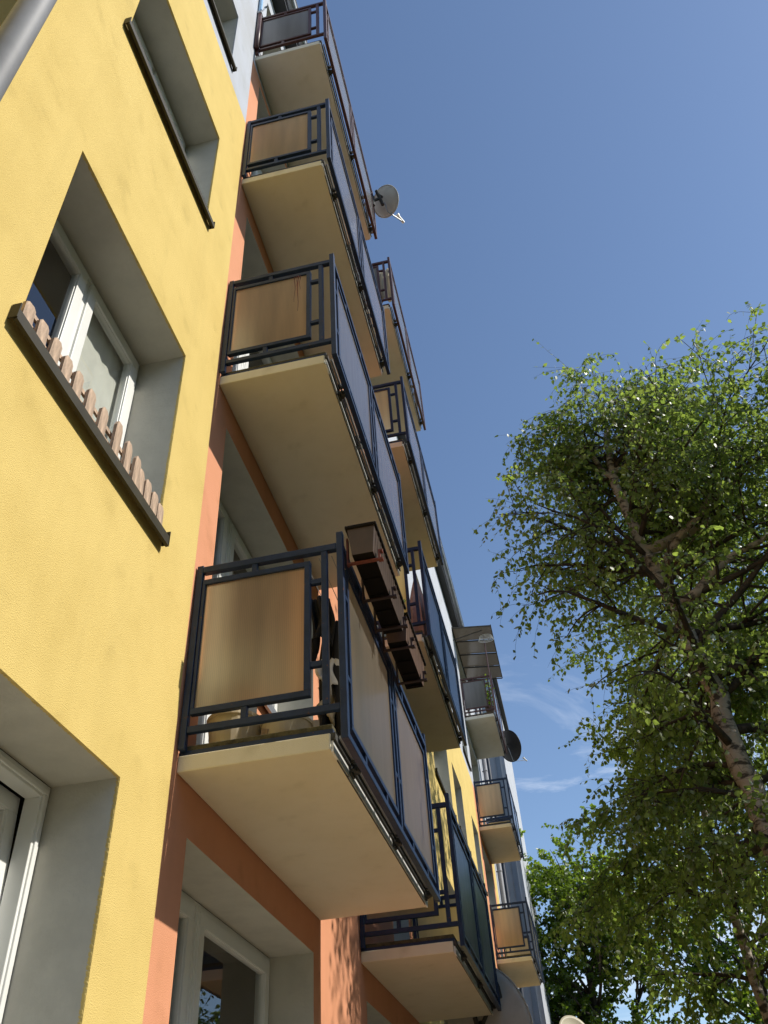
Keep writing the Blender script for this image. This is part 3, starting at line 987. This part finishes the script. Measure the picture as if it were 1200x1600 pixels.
def cloth(label, mt, x0, x1, y, ztop, zbot, seed, name='garment', shape=None, thick=0.012):
    rr = random.Random(seed)
    nx, nz = 22, 18
    vs, fs = [], []
    for j in range(nz + 1):
        t = j / nz
        for i in range(nx + 1):
            s = i / nx
            wob = 0.5 + 0.5 * (shape(t) if shape else 1)
            xc = (x0 + x1) / 2
            xx = xc + (x0 + (x1 - x0) * s - xc) * wob + 0.015 * math.sin(5 * t + seed)
            zb = zbot + 0.06 * math.sin(s * 5 + seed)
            zz = ztop + (zb - ztop) * t
            yy = y + (0.012 + 0.05 * t) * math.sin(s * 11 + seed + 2 * t) + 0.02 * math.sin(s * 23 + seed)
            vs.append((xx, yy, zz))
    for j in range(nz):
        for i in range(nx):
            a = j * (nx + 1) + i
            fs.append((a, a + 1, a + nx + 2, a + nx + 1))
    me = bpy.data.meshes.new(name); me.from_pydata(vs, [], fs); me.materials.append(MAT[mt])
    me.polygons.foreach_set('use_smooth', [True] * len(fs))
    o = bpy.data.objects.new(name, me); COL.objects.link(o)
    sm = o.modifiers.new('solid', 'SOLIDIFY'); sm.thickness = thick
    o['label'] = label; o['category'] = 'laundry'
    return o


cl_line = MB()
for xx in (0.62, 0.70, 0.77):
    cl_line.tube([(xx, -0.01, -0.66), (xx, 1.2, -0.675), (xx, 2.49, -0.66)], 0.0022, 5)
cl_line = cl_line.build('washing_line', 'grey_board'); cl_line['label'] = 'thin washing lines strung inside the lowest near railing'; cl_line['category'] = 'washing line'
cloth('long black coat hanging behind the corner post of the lowest balcony', 'black_cloth', 0.62, 0.77, 0.34, -0.86, -1.60, 3, shape=lambda t: 0.3 + t)
cloth('dark grey garment hanging beside the tan sheet of the lowest balcony', 'black_cloth', 0.58, 0.72, 0.24, -0.75, -1.06, 5, shape=lambda t: 0.6 + 0.4 * t)
cloth('crumpled white cloth hanging low between the railing bars', 'white_cloth', 0.62, 0.72, 0.30, -1.12, -1.27, 9, shape=lambda t: 1)
cloth('pale grey-pink cloth hanging under the white one', 'cream_plastic', 0.61, 0.70, 0.32, -1.26, -1.44, 12, shape=lambda t: 1)

cloth('cream sheet hung inside the brown top railing of the second bay', 'cream_plastic', 0.45, 0.80, 3.85, SLABS_B[3] + 1.22, SLABS_B[3] + 0.45, 21, name='bed_sheet', shape=lambda t: 0.9)
# brown sack-like closed parasol on the first balcony of the second bay
pr = thing('closed_parasol', 'closed dusty pink parasol leaning inside the blue railing beyond the planters', 'parasol', (0.62, 4.55, SLABS_B[1] + 0.14))
prof = [(0.02, 1.25), (0.05, 1.1), (0.10, 0.8), (0.13, 0.45), (0.11, 0.25), (0.03, 0.18)]
b = MB()
for i in range(len(prof) - 1):
    for k in range(16):
        def pt(r, z, kk):
            a = 2 * math.pi * kk / 16
            rr_ = r * (1 + 0.25 * (kk % 2))
            return (rr_ * math.cos(a), rr_ * math.sin(a), z)
        b.quad([pt(*prof[i], k), pt(*prof[i], (k + 1) % 16), pt(*prof[i + 1], (k + 1) % 16), pt(*prof[i + 1], k)])
MAT['pink'] = plain('dusty_pink_cloth', (0.42, 0.29, 0.26), 0.9, var=0.7, scale=10)
b.build('canopy', 'pink', pr)
MB().tube([(0, 0, 0), (0, 0, 1.35)], 0.014, 8).build('pole', 'zinc', pr)

# ------------------------------------------------------------------ light blue pole at the top near balcony
bp_ = thing('blue_pole', 'light blue tube standing at the wall end of the top brown railing', 'pole', (0.03, -0.06, SLABS_A[3] + 0.5))
MB().tube([(0, 0, 0.0), (0, 0, 1.95)], 0.022, 14).build('tube', 'light_blue', bp_, smooth=True)
MB().tube([(0, 0, -0.32), (0, 0, 0.68)], 0.027, 12).build('sleeve', 'brown', bp_, smooth=True)
MB().tube([(0, 0.0, 0.72), (0.07, -0.01, 0.86)], 0.008, 8).tube([(0.055, -0.01, 0.85), (0.09, -0.01, 0.87)], 0.013, 8).box((-0.03, -0.03, 0.685), (0.03, 0.03, 0.74)).build('clamp', 'zinc', bp_)


# ------------------------------------------------------------------ satellite dishes
def dish(label, c, normal, r, mt, mount, squash=1.0, lnb=True, arm_dir=(0, 0, -1)):
    """concave side faces `normal`; mount = world point the arm is clamped to"""
    t = thing('satellite_dish', label, 'satellite dish', mount)
    nrm = Vector(normal).normalized()
    up = Vector((0, 0, 1)); up = (up - nrm * up.dot(nrm)).normalized()
    sd_ = nrm.cross(up)
    c = Vector(c) - Vector(mount)
    b = MB()
    rings, n = 9, 44

    def pt(i, k, back=0.0):
        rho = i / rings; a = 2 * math.pi * k / n
        depth = 0.17 * r * rho * rho
        return c + (sd_ * math.cos(a) * rho * r * squash + up * math.sin(a) * rho * r) + nrm * (depth - 0.17 * r - back)
    for i in range(rings):
        for k in range(n):
            k2 = (k + 1) % n
            if i == 0:
                b.quad([pt(0, 0), pt(1, k), pt(1, k2)])
            else:
                b.quad([pt(i, k), pt(i + 1, k), pt(i + 1, k2), pt(i, k2)])
    me = b.mesh('reflector', mt, True)
    bmm = bmesh.new(); bmm.from_mesh(me); bmesh.ops.remove_doubles(bmm, verts=bmm.verts, dist=1e-5); bmm.to_mesh(me); bmm.free()
    o = child('reflector', me, t)
    s = o.modifiers.new('solid', 'SOLIDIFY'); s.thickness = 0.008
    rim = MB(); pts = [pt(rings, k) for k in range(n)] + [pt(rings, 0)]
    rim.tube(pts, 0.008, 6, cap=False)
    rim.build('rim', mt, t, smooth=True)
    bc = c - nrm * (0.17 * r + 0.02)
    mb = MB()
    q = bc - nrm * 0.09
    mb.tube([bc + up * 0.05, q + up * 0.05], 0.02, 8)
    mb.tube([q + up * 0.12, q - up * 0.14], 0.024, 10)
    mb.tube([q - up * 0.02, Vector((0, 0, 0))], 0.020, 10)
    mb.tube([Vector((0, 0, -0.12)), Vector((0, 0, 0.12))], 0.022, 10)
    mb.build('mount', 'dark', t)
    if lnb:
        lw = c - up * r * 0.98 - nrm * 0.1
        end = c - up * r * 1.05 + nrm * r * 1.05
        a = MB(); a.tube([bc - up * 0.05, lw, end], 0.009, 8)
        a.build('feed_arm', 'zinc', t)
        l = MB(); d = (c - end).normalized()
        l.tube([end - d * 0.02, end + d * 0.10], 0.022, 10); l.tube([end + d * 0.10, end + d * 0.13], 0.032, 12)
        l.build('receiver_head', 'frame', t)
    return t


SOUTH = Vector((0.72, 0.25, 0.55))
dish('small grey satellite dish seen from behind at the far corner of the top near balcony', (1.00, 2.55, SLABS_A[3] + 1.0), (0.45, 0.75, 0.42), 0.245, 'dish_grey', (0.84, 2.42, SLABS_A[3] + 0.85), 0.86)
dish('black satellite dish at the far end of the balcony with the canopy', (0.93, 19.25, 7.10), (0.6, 0.7, 0.3), 0.44, 'dish_black', (0.83, 18.85, 7.05), 0.9)
dish('large dark grey satellite dish edge behind the end of the lowest far blue railing', (0.66, 6.45, -1.80), (0.40, 0.85, 0.35), 0.56, 'dish_grey', (0.84, 6.22, -1.5), 0.9)
dish('beige satellite dish whose rounded top shows in front of the green tree', (1.36, 18.0, -0.18), (0.5, -0.75, 0.35), 0.42, 'dish_beige', (0.86, 17.9, -0.75), 0.9)

# ------------------------------------------------------------------ canopy over the highest far balcony
cz = 9.05
cn = thing('balcony_canopy', 'brown translucent ribbed canopy on a pole over the highest far balcony', 'canopy', (0, 15.95, cz))
MAT['canopy'] = panel_mat('brown_canopy_sheet', (0.08, 0.07, 0.045), (0.08, 0.068, 0.05), 0.5, axis=0, gloss=1.0, rough=0.15)
ct = MB()
for i in range(4):
    ct.quad([(0.02, i * 0.72 + 0.012, 0.12), (1.04, i * 0.72 + 0.012, 0), (1.04, i * 0.72 + 0.708, 0), (0.02, i * 0.72 + 0.708, 0.12)])
ct = ct.build('roof_sheet', 'canopy', cn)
sm = ct.modifiers.new('solid', 'SOLIDIFY'); sm.thickness = 0.006
fr = MB()
for i in range(5):
    y = i * 0.72
    fr.tube([(0.0, y, 0.09), (1.05, y, -0.032)], 0.016, 6)
fr.tube([(1.05, -0.01, -0.012), (1.05, 2.89, -0.012)], 0.014, 6).tube([(0.01, -0.01, 0.11), (0.01, 2.89, 0.11)], 0.014, 6)
fr.build('frame', 'dark', cn)
MB().tube([(0.0, 0.05, -0.26), (0.80, 0.2, 0.0)], 0.011, 6).build('brace', 'dark', cn)
MB().tube([(0.80, 0.42, -0.01), (0.80, 0.46, -2.3)], 0.016, 8).build('pole', 'brown', cn)
cw = MB()
for j in range(4):
    pts = [(0.86 + (0.16 + .015 * j) * math.cos(a), 0.35 + 0.02 * j, -0.12 - 0.025 * j + 0.07 * math.sin(a)) for a in np.linspace(0, 2 * math.pi, 25)]
    cw.tube(pts, 0.006, 5, cap=False)
co = cw.build('cable_coil', 'frame', None)
co.location = (0, 15.95, cz); co['label'] = 'loose coil of white cable hung under the balcony canopy'; co['category'] = 'cable'
# potted greenery on that balcony
pt_ = thing('potted_plant', 'bushy green pot plant behind the railing under the canopy', 'plant', (0.66, 16.62, SLABS_C[3] + 0.14))
vv, ff = [], []
for i in range(220):
    c = np.array([rng.normal(0, .07), rng.normal(0, .12), 0.25 + abs(rng.normal(0.25, .22))])
    R_ = np.array(Matrix.Rotation(rng.uniform(0, 6.28), 3, Vector(rng.normal(0, 1, 3)).normalized()))
    base = len(vv)
    vv += [tuple(c + R_ @ (v * 0.07)) for v in lp]
    ff += [tuple(base + q for q in f_) for f_ in lf]
me = bpy.data.meshes.new('foliage'); me.from_pydata(vv, [], ff); me.materials.append(MAT['maple_leaf'])
child('foliage', me, pt_)
MB().tube([(0, 0, 0), (0, 0, 0.22)], [0.09, 0.12], 14).build('pot', 'planter2', pt_)

# ------------------------------------------------------------------ farther white block projecting past the bays
fb = thing('apartment_building', 'pale grey-white rendered block stepping forward beyond the far balconies', 'building', (0, 22, GZ))
m = MB()
m.box((-11, 0.0, -0.3), (0.60, 6.6, 16.2))
m.build('wall', 'white', fb)
ms = MB()
ms.box((0.32, -0.02, -0.2), (0.47, -0.003, 16.0))  # narrow upright strip, a bluer grey than the wall
MAT['bluegrey'] = stucco('blue_grey_tone', (0.33, 0.37, 0.43), 0.9)
ms.build('blue_grey_strip', 'bluegrey', fb)
MB().box((-11.1, -0.15, 16.205), (0.75, 6.75, 16.35)).build('roof', 'roof', fb)
dp = MB().tube([(0.09, -0.075, 0), (0.09, -0.075, 16.0)], 0.055, 12)
for z in np.arange(1, 15, 2.2):
    dp.tube([(0.09, -0.075, z), (0.09, -0.075, z + .05)], 0.066, 12)
MAT['darkpipe'] = plain('dark_blue_grey_pipe', (0.06, 0.07, 0.09), 0.5, var=0.8)
dp.build('drainpipe', 'darkpipe', fb)


# ------------------------------------------------------------------ trees
def leaves_mesh(name, pos, size, dirs, mat, tilt):
    """one mesh of many folded pointed leaves; pos (N,3) attachment, dirs (N,3) pointing direction"""
    N = len(pos)
    y = dirs / np.linalg.norm(dirs, axis=1)[:, None]
    ref = rng.normal(0, 1, (N, 3))
    x = np.cross(y, ref); x /= np.linalg.norm(x, axis=1)[:, None]
    z = np.cross(x, y)
    L = lp
    V = pos[:, None, :] + size[:, None, None] * (L[None, :, 0:1] * x[:, None, :] + L[None, :, 1:2] * y[:, None, :] + L[None, :, 2:3] * z[:, None, :] * tilt)
    V = V.reshape(-1, 3)
    nv = len(L)
    me = bpy.data.meshes.new(name)
    me.vertices.add(len(V)); me.vertices.foreach_set('co', V.ravel().astype(np.float32))
    base = (np.arange(N) * nv)[:, None]
    loops = np.concatenate([base + np.array(lf[0]), base + np.array(lf[1])], axis=1).ravel()
    me.loops.add(len(loops)); me.loops.foreach_set('vertex_index', loops.astype(np.int32))
    me.polygons.add(2 * N)
    me.polygons.foreach_set('loop_start', (np.arange(2 * N) * 5).astype(np.int32))
    me.polygons.foreach_set('loop_total', np.full(2 * N, 5, np.int32))
    me.materials.append(MAT[mat])
    me.update(calc_edges=True)
    return me


def curve_pts(p, d, length, n, droop, wob, r):
    pts = [p.copy()]
    d = d.normalized()
    for i in range(n):
        d = d + Vector((r.gauss(0, wob), r.gauss(0, wob), r.gauss(0, wob))) + Vector((0, 0, -droop))
        d.normalize()
        p = p + d * (length / n)
        pts.append(p.copy())
    return pts


def birch(base, trunk, rad0, label, seed, nprim, zlow, reach, top, leafN, leaf, extra_limbs=(), barkm='birch_bark', leafm='birch_leaf', group=None,
          name='birch_tree', up=0.55, droop=0.10, twig_droop=0.22, big=0, nsec=9, ntw=6, asym=(0, 0), tlen=0.6, west=0.0):
    r = random.Random(seed)
    t = thing(name, label, 'tree', base, group)
    B = Vector(base)
    tk = [Vector(p) - B for p in trunk]
    # resample the trunk
    fine = []
    for i in range(len(tk) - 1):
        for s in range(6):
            fine.append(tk[i].lerp(tk[i + 1], s / 6) + Vector((r.gauss(0, .012), r.gauss(0, .012), 0)))
    fine.append(tk[-1])
    rads = [rad0 * (1 - 0.86 * (i / (len(fine) - 1)) ** 1.15) for i in range(len(fine))]
    MB().tube(fine, rads, 14).build('trunk', barkm, t, smooth=True)
    br = MB(); tw = MB()
    lpos, ldir = [], []
    sources = [(fine, rads, nprim)]
    for (frac, end, rr0, cnt) in extra_limbs:
        i0 = int(frac * (len(fine) - 1))
        p0 = fine[i0]; p1 = Vector(end) - B
        pts = [p0.lerp(p1, s / 10) + Vector((0, 0, 0.35 * math.sin(math.pi * s / 10) * 0.5)) + Vector((r.gauss(0, .03), r.gauss(0, .03), 0)) * (s > 0) for s in range(11)]
        rd = [rr0 * (1 - 0.93 * s / 10) for s in range(11)]
        MB().tube(pts, rd, 10).build('limb', barkm, t, smooth=True)
        sources.append((pts, rd, cnt))
    for (line, rd, cnt) in sources:
        zs_ = [p.z for p in line]
        for j in range(cnt):
            f = (j + r.random()) / cnt
            if line is fine:
                # start above the bare stem
                z = zlow - B.z + (zs_[-1] - (zlow - B.z)) * f ** 0.85
                i = min(range(len(line)), key=lambda q: abs(line[q].z - z))
            else:
                i = int((0.25 + 0.75 * f) * (len(line) - 1))
            if j >= cnt - 3: i = len(line) - 1 - (cnt - 1 - j)
            p = line[i]
            az = r.uniform(0, 2 * math.pi)
            hfrac = min(1, max(0, (p.z - (zlow - B.z)) / (top - zlow)))
            rr_ = reach * (0.35 + 1.0 * math.sin(math.pi * min(1, 0.18 + 0.80 * (1 - hfrac) ** 0.9)) ** 0.8) * r.uniform(0.75, 1.1)
            if hfrac > 0.8: rr_ *= 0.55
            rr_ *= 1 + west * math.cos(az)
            d = Vector((math.cos(az) + asym[0], math.sin(az) + asym[1], up + 0.6 * hfrac + r.uniform(-0.25, 0.3)))
            prim = curve_pts(p, d, rr_, 9, droop, 0.10, r)
            pr0 = min(rd[i] * 0.55, 0.012 + 0.02 * rr_)
            prr = [pr0 * (1 - 0.85 * s / 9) for s in range(10)]
            br.tube(prim, prr, 6)
            for k in range(nsec):
                g_ = 0.2 + 0.8 * (k + r.random()) / nsec
                ii = min(9, int(g_ * 9))
                q = prim[ii]
                td = (prim[min(ii + 1, 9)] - prim[max(ii - 1, 0)]).normalized()
                side = Vector((r.gauss(0, 1), r.gauss(0, 1), r.gauss(0.15, .6))).normalized()
                sec = curve_pts(q, td * 0.7 + side, rr_ * 0.36 * r.uniform(0.6, 1.15), 5, droop * 0.9, 0.12, r)
                br.tube(sec, [prr[ii] * 0.55 * (1 - 0.7 * s / 5) + .001 for s in range(6)], 4)
                for l in range(ntw):
                    h_ = (l + r.random()) / ntw
                    jj = min(5, 1 + int(h_ * 5))
                    q2 = sec[jj]
                    sd2 = Vector((r.gauss(0, 1), r.gauss(0, 1), r.gauss(0, .5))).normalized()
                    twl = curve_pts(q2, sd2 * 0.8 + (sec[5] - sec[0]).normalized() * 0.6, tlen * r.uniform(0.4, 1.2), 5, twig_droop, 0.12, r)
                    tw.tube(twl, [0.0028, 0.0024, 0.002, 0.0017, 0.0014, 0.001], 3, cap=False)
                    nl = leafN + r.randint(-2, 2)
                    for a in range(nl):
                        u_ = (a + r.random()) / nl * 5
                        i5 = min(4, int(u_)); pp = twl[i5].lerp(twl[i5 + 1], u_ - i5)
                        dd = (twl[i5 + 1] - twl[i5]).normalized() * 0.5 + Vector((r.gauss(0, .7), r.gauss(0, .7), r.gauss(-0.55, .5)))
                        lpos.append(pp + dd.normalized() * 0.012); ldir.append(dd)
    b_o = br.build('branches', 'twig' if leafm == 'birch_leaf' else 'dark_bark', t, smooth=True)
    w_o = tw.build('twigs', 'twig', t); w_o['kind'] = 'stuff'
    lpos = np.array([tuple(p) for p in lpos]); ldir = np.array([tuple(p) for p in ldir])
    tx = np.array([tuple(p) for p in fine])
    keep = np.min(np.hypot(lpos[:, None, 0] - tx[None, ::3, 0], lpos[:, None, 1] - tx[None, ::3, 1]) + 10 * (np.abs(lpos[:, None, 2] - tx[None, ::3, 2]) > 0.9), axis=1) > 0.3
    lpos, ldir = lpos[keep], ldir[keep]
    size = leaf * rng.uniform(0.7, 1.25, len(lpos))
    if big:
        # the leaves nearest the photographer are single parts
        dist = np.linalg.norm(lpos + np.array(base) - np.array(CAM), axis=1)
        order = np.argsort(dist)
        pick, rest = order[:big], order[big:]
        for i in pick:
            me_name = 'leaf'
            if not hasattr(birch, 'lm'):
                me = bpy.data.meshes.new('leaf'); me.from_pydata([tuple(v) for v in lp], [], lf); me.materials.append(MAT[leafm]); birch.lm = me
            y = Vector(ldir[i]).normalized(); x = y.cross(Vector(rng.normal(0, 1, 3))).normalized(); z = x.cross(y)
            o = bpy.data.objects.new('leaf', birch.lm); COL.objects.link(o); o.parent = t
            mt_ = Matrix((x, y, z)).transposed().to_4x4() @ Matrix.Scale(size[i], 4)
            mt_.translation = Vector(lpos[i]); o.matrix_local = mt_
    else:
        rest = np.arange(len(lpos))
    cr = bpy.data.objects.new('crown', leaves_mesh('crown', lpos[rest], size[rest], ldir[rest], leafm, 1.0))
    COL.objects.link(cr); cr.parent = t; cr['kind'] = 'stuff'
    print(name, 'leaves', len(lpos))
    return t


birch((3.95, 5.1, GZ), [(3.95, 5.1, GZ), (3.74, 5.05, -2.6), (3.60, 5.0, -0.5), (3.57, 5.0, 0.65), (3.47, 5.0, 1.8), (3.32, 5.0, 2.8), (3.26, 5.0, 3.9), (3.34, 5.05, 4.6), (3.45, 5.1, 5.35)],
      0.138, 'tall birch with pale patchy trunk and drooping leafy twigs, close to the balconies', 11, 50, -2.2, 1.75, 5.2, 9, 0.062,
      extra_limbs=((0.62, (5.8, 5.4, 3.2), 0.075, 15), (0.74, (2.9, 4.9, 4.6), 0.045, 11), (0.58, (4.9, 4.3, 3.2), 0.06, 10), (0.78, (4.4, 5.6, 4.2), 0.05, 11), (0.5, (5.6, 4.6, 2.6), 0.06, 10)),
      big=300, group='birch trees beside the balconies', asym=(0.10, 0.22), west=0.30, nsec=10, up=0.36)
birch((4.75, 8.7, GZ), [(4.75, 8.7, GZ), (4.6, 8.65, -2), (4.35, 8.6, 0.2), (4.3, 8.6, 2.2), (4.5, 8.7, 4.4), (4.6, 8.7, 6.4)],
      0.12, 'second birch standing behind the tall one, its thin pale stems low at the right edge', 23, 38, -3.2, 1.9, 6.5, 16, 0.062,
      extra_limbs=((0.5, (3.4, 8.6, 4.0), 0.05, 7),), group='birch trees beside the balconies', west=0.2)
birch((3.55, 7.1, GZ), [(3.55, 7.1, GZ), (3.5, 7.1, -2.5), (3.4, 7.1, -0.6), (3.5, 7.1, 0.8), (3.62, 7.1, 2.2)],
      0.075, 'slim young birch with hanging leafy twigs low between the two big birches', 41, 30, -3.4, 1.35, 2.4, 15, 0.062, group='birch trees beside the balconies', west=0.15, up=0.3)
birch((5.0, 5.6, GZ), [(5.0, 5.6, GZ), (5.0, 5.6, -2.5), (4.9, 5.6, -0.8), (4.95, 5.6, 0.6), (5.0, 5.6, 1.8)],
      0.075, 'dark leafy young birch filling the lower right corner in front of the others', 43, 30, -3.6, 1.5, 2.2, 15, 0.062, group='birch trees beside the balconies', west=0.1, up=0.3)
birch((2.1, 27, GZ), [(2.1, 27, GZ), (2.1, 27, -1), (2.0, 27, 1), (1.9, 27.0, 3.4), (1.9, 27, 5.3)],
      0.22, 'broad bright green deciduous tree behind the end of the building', 31, 34, -3.0, 2.9, 5.8, 19, 0.12,
      extra_limbs=((0.35, (0.7, 26.8, 3.9), 0.1, 10), (0.35, (4.6, 27.3, 4.0), 0.1, 10)), barkm='dark_bark', leafm='maple_leaf', name='maple_tree', up=0.75, droop=0.02,
      twig_droop=0.02, nsec=9, ntw=6, tlen=0.5)
far2 = birch((7.5, 29, GZ), [(7.5, 29, GZ), (7.4, 29, 0), (7.3, 29, 3), (7.2, 29.0, 5.2)],
      0.22, 'lower bright green deciduous tree partly hidden behind the birches', 37, 26, -3.0, 3.2, 6.0, 15, 0.14,
      barkm='dark_bark', leafm='maple_leaf', name='maple_tree', up=0.6, droop=0.02, twig_droop=0.02, nsec=9, ntw=6, tlen=0.5)

# trees added opposite the house to block low sky and fill glass reflections
i = 0
for yy in np.arange(-20, 44, 4.3):
    for xx, sc in ((13.5, 0.84), (19.5, 1.2)):
        i += 1
        t = far2.copy(); COL.objects.link(t)
        t.location = (xx + rng.uniform(-1, 1), yy + rng.uniform(-1.2, 1.2), GZ)
        t.rotation_euler = (0, 0, rng.uniform(0, 6.28)); t.scale = (sc * 1.15, sc * 1.15, sc * rng.uniform(.85, 1.0))
        t['label'] = 'bushy green tree added opposite the balconies, out of view, to darken their shade'
        t['group'] = 'trees added out of view to darken the shade'
        for ch in far2.children:
            c = ch.copy(); COL.objects.link(c); c.parent = t
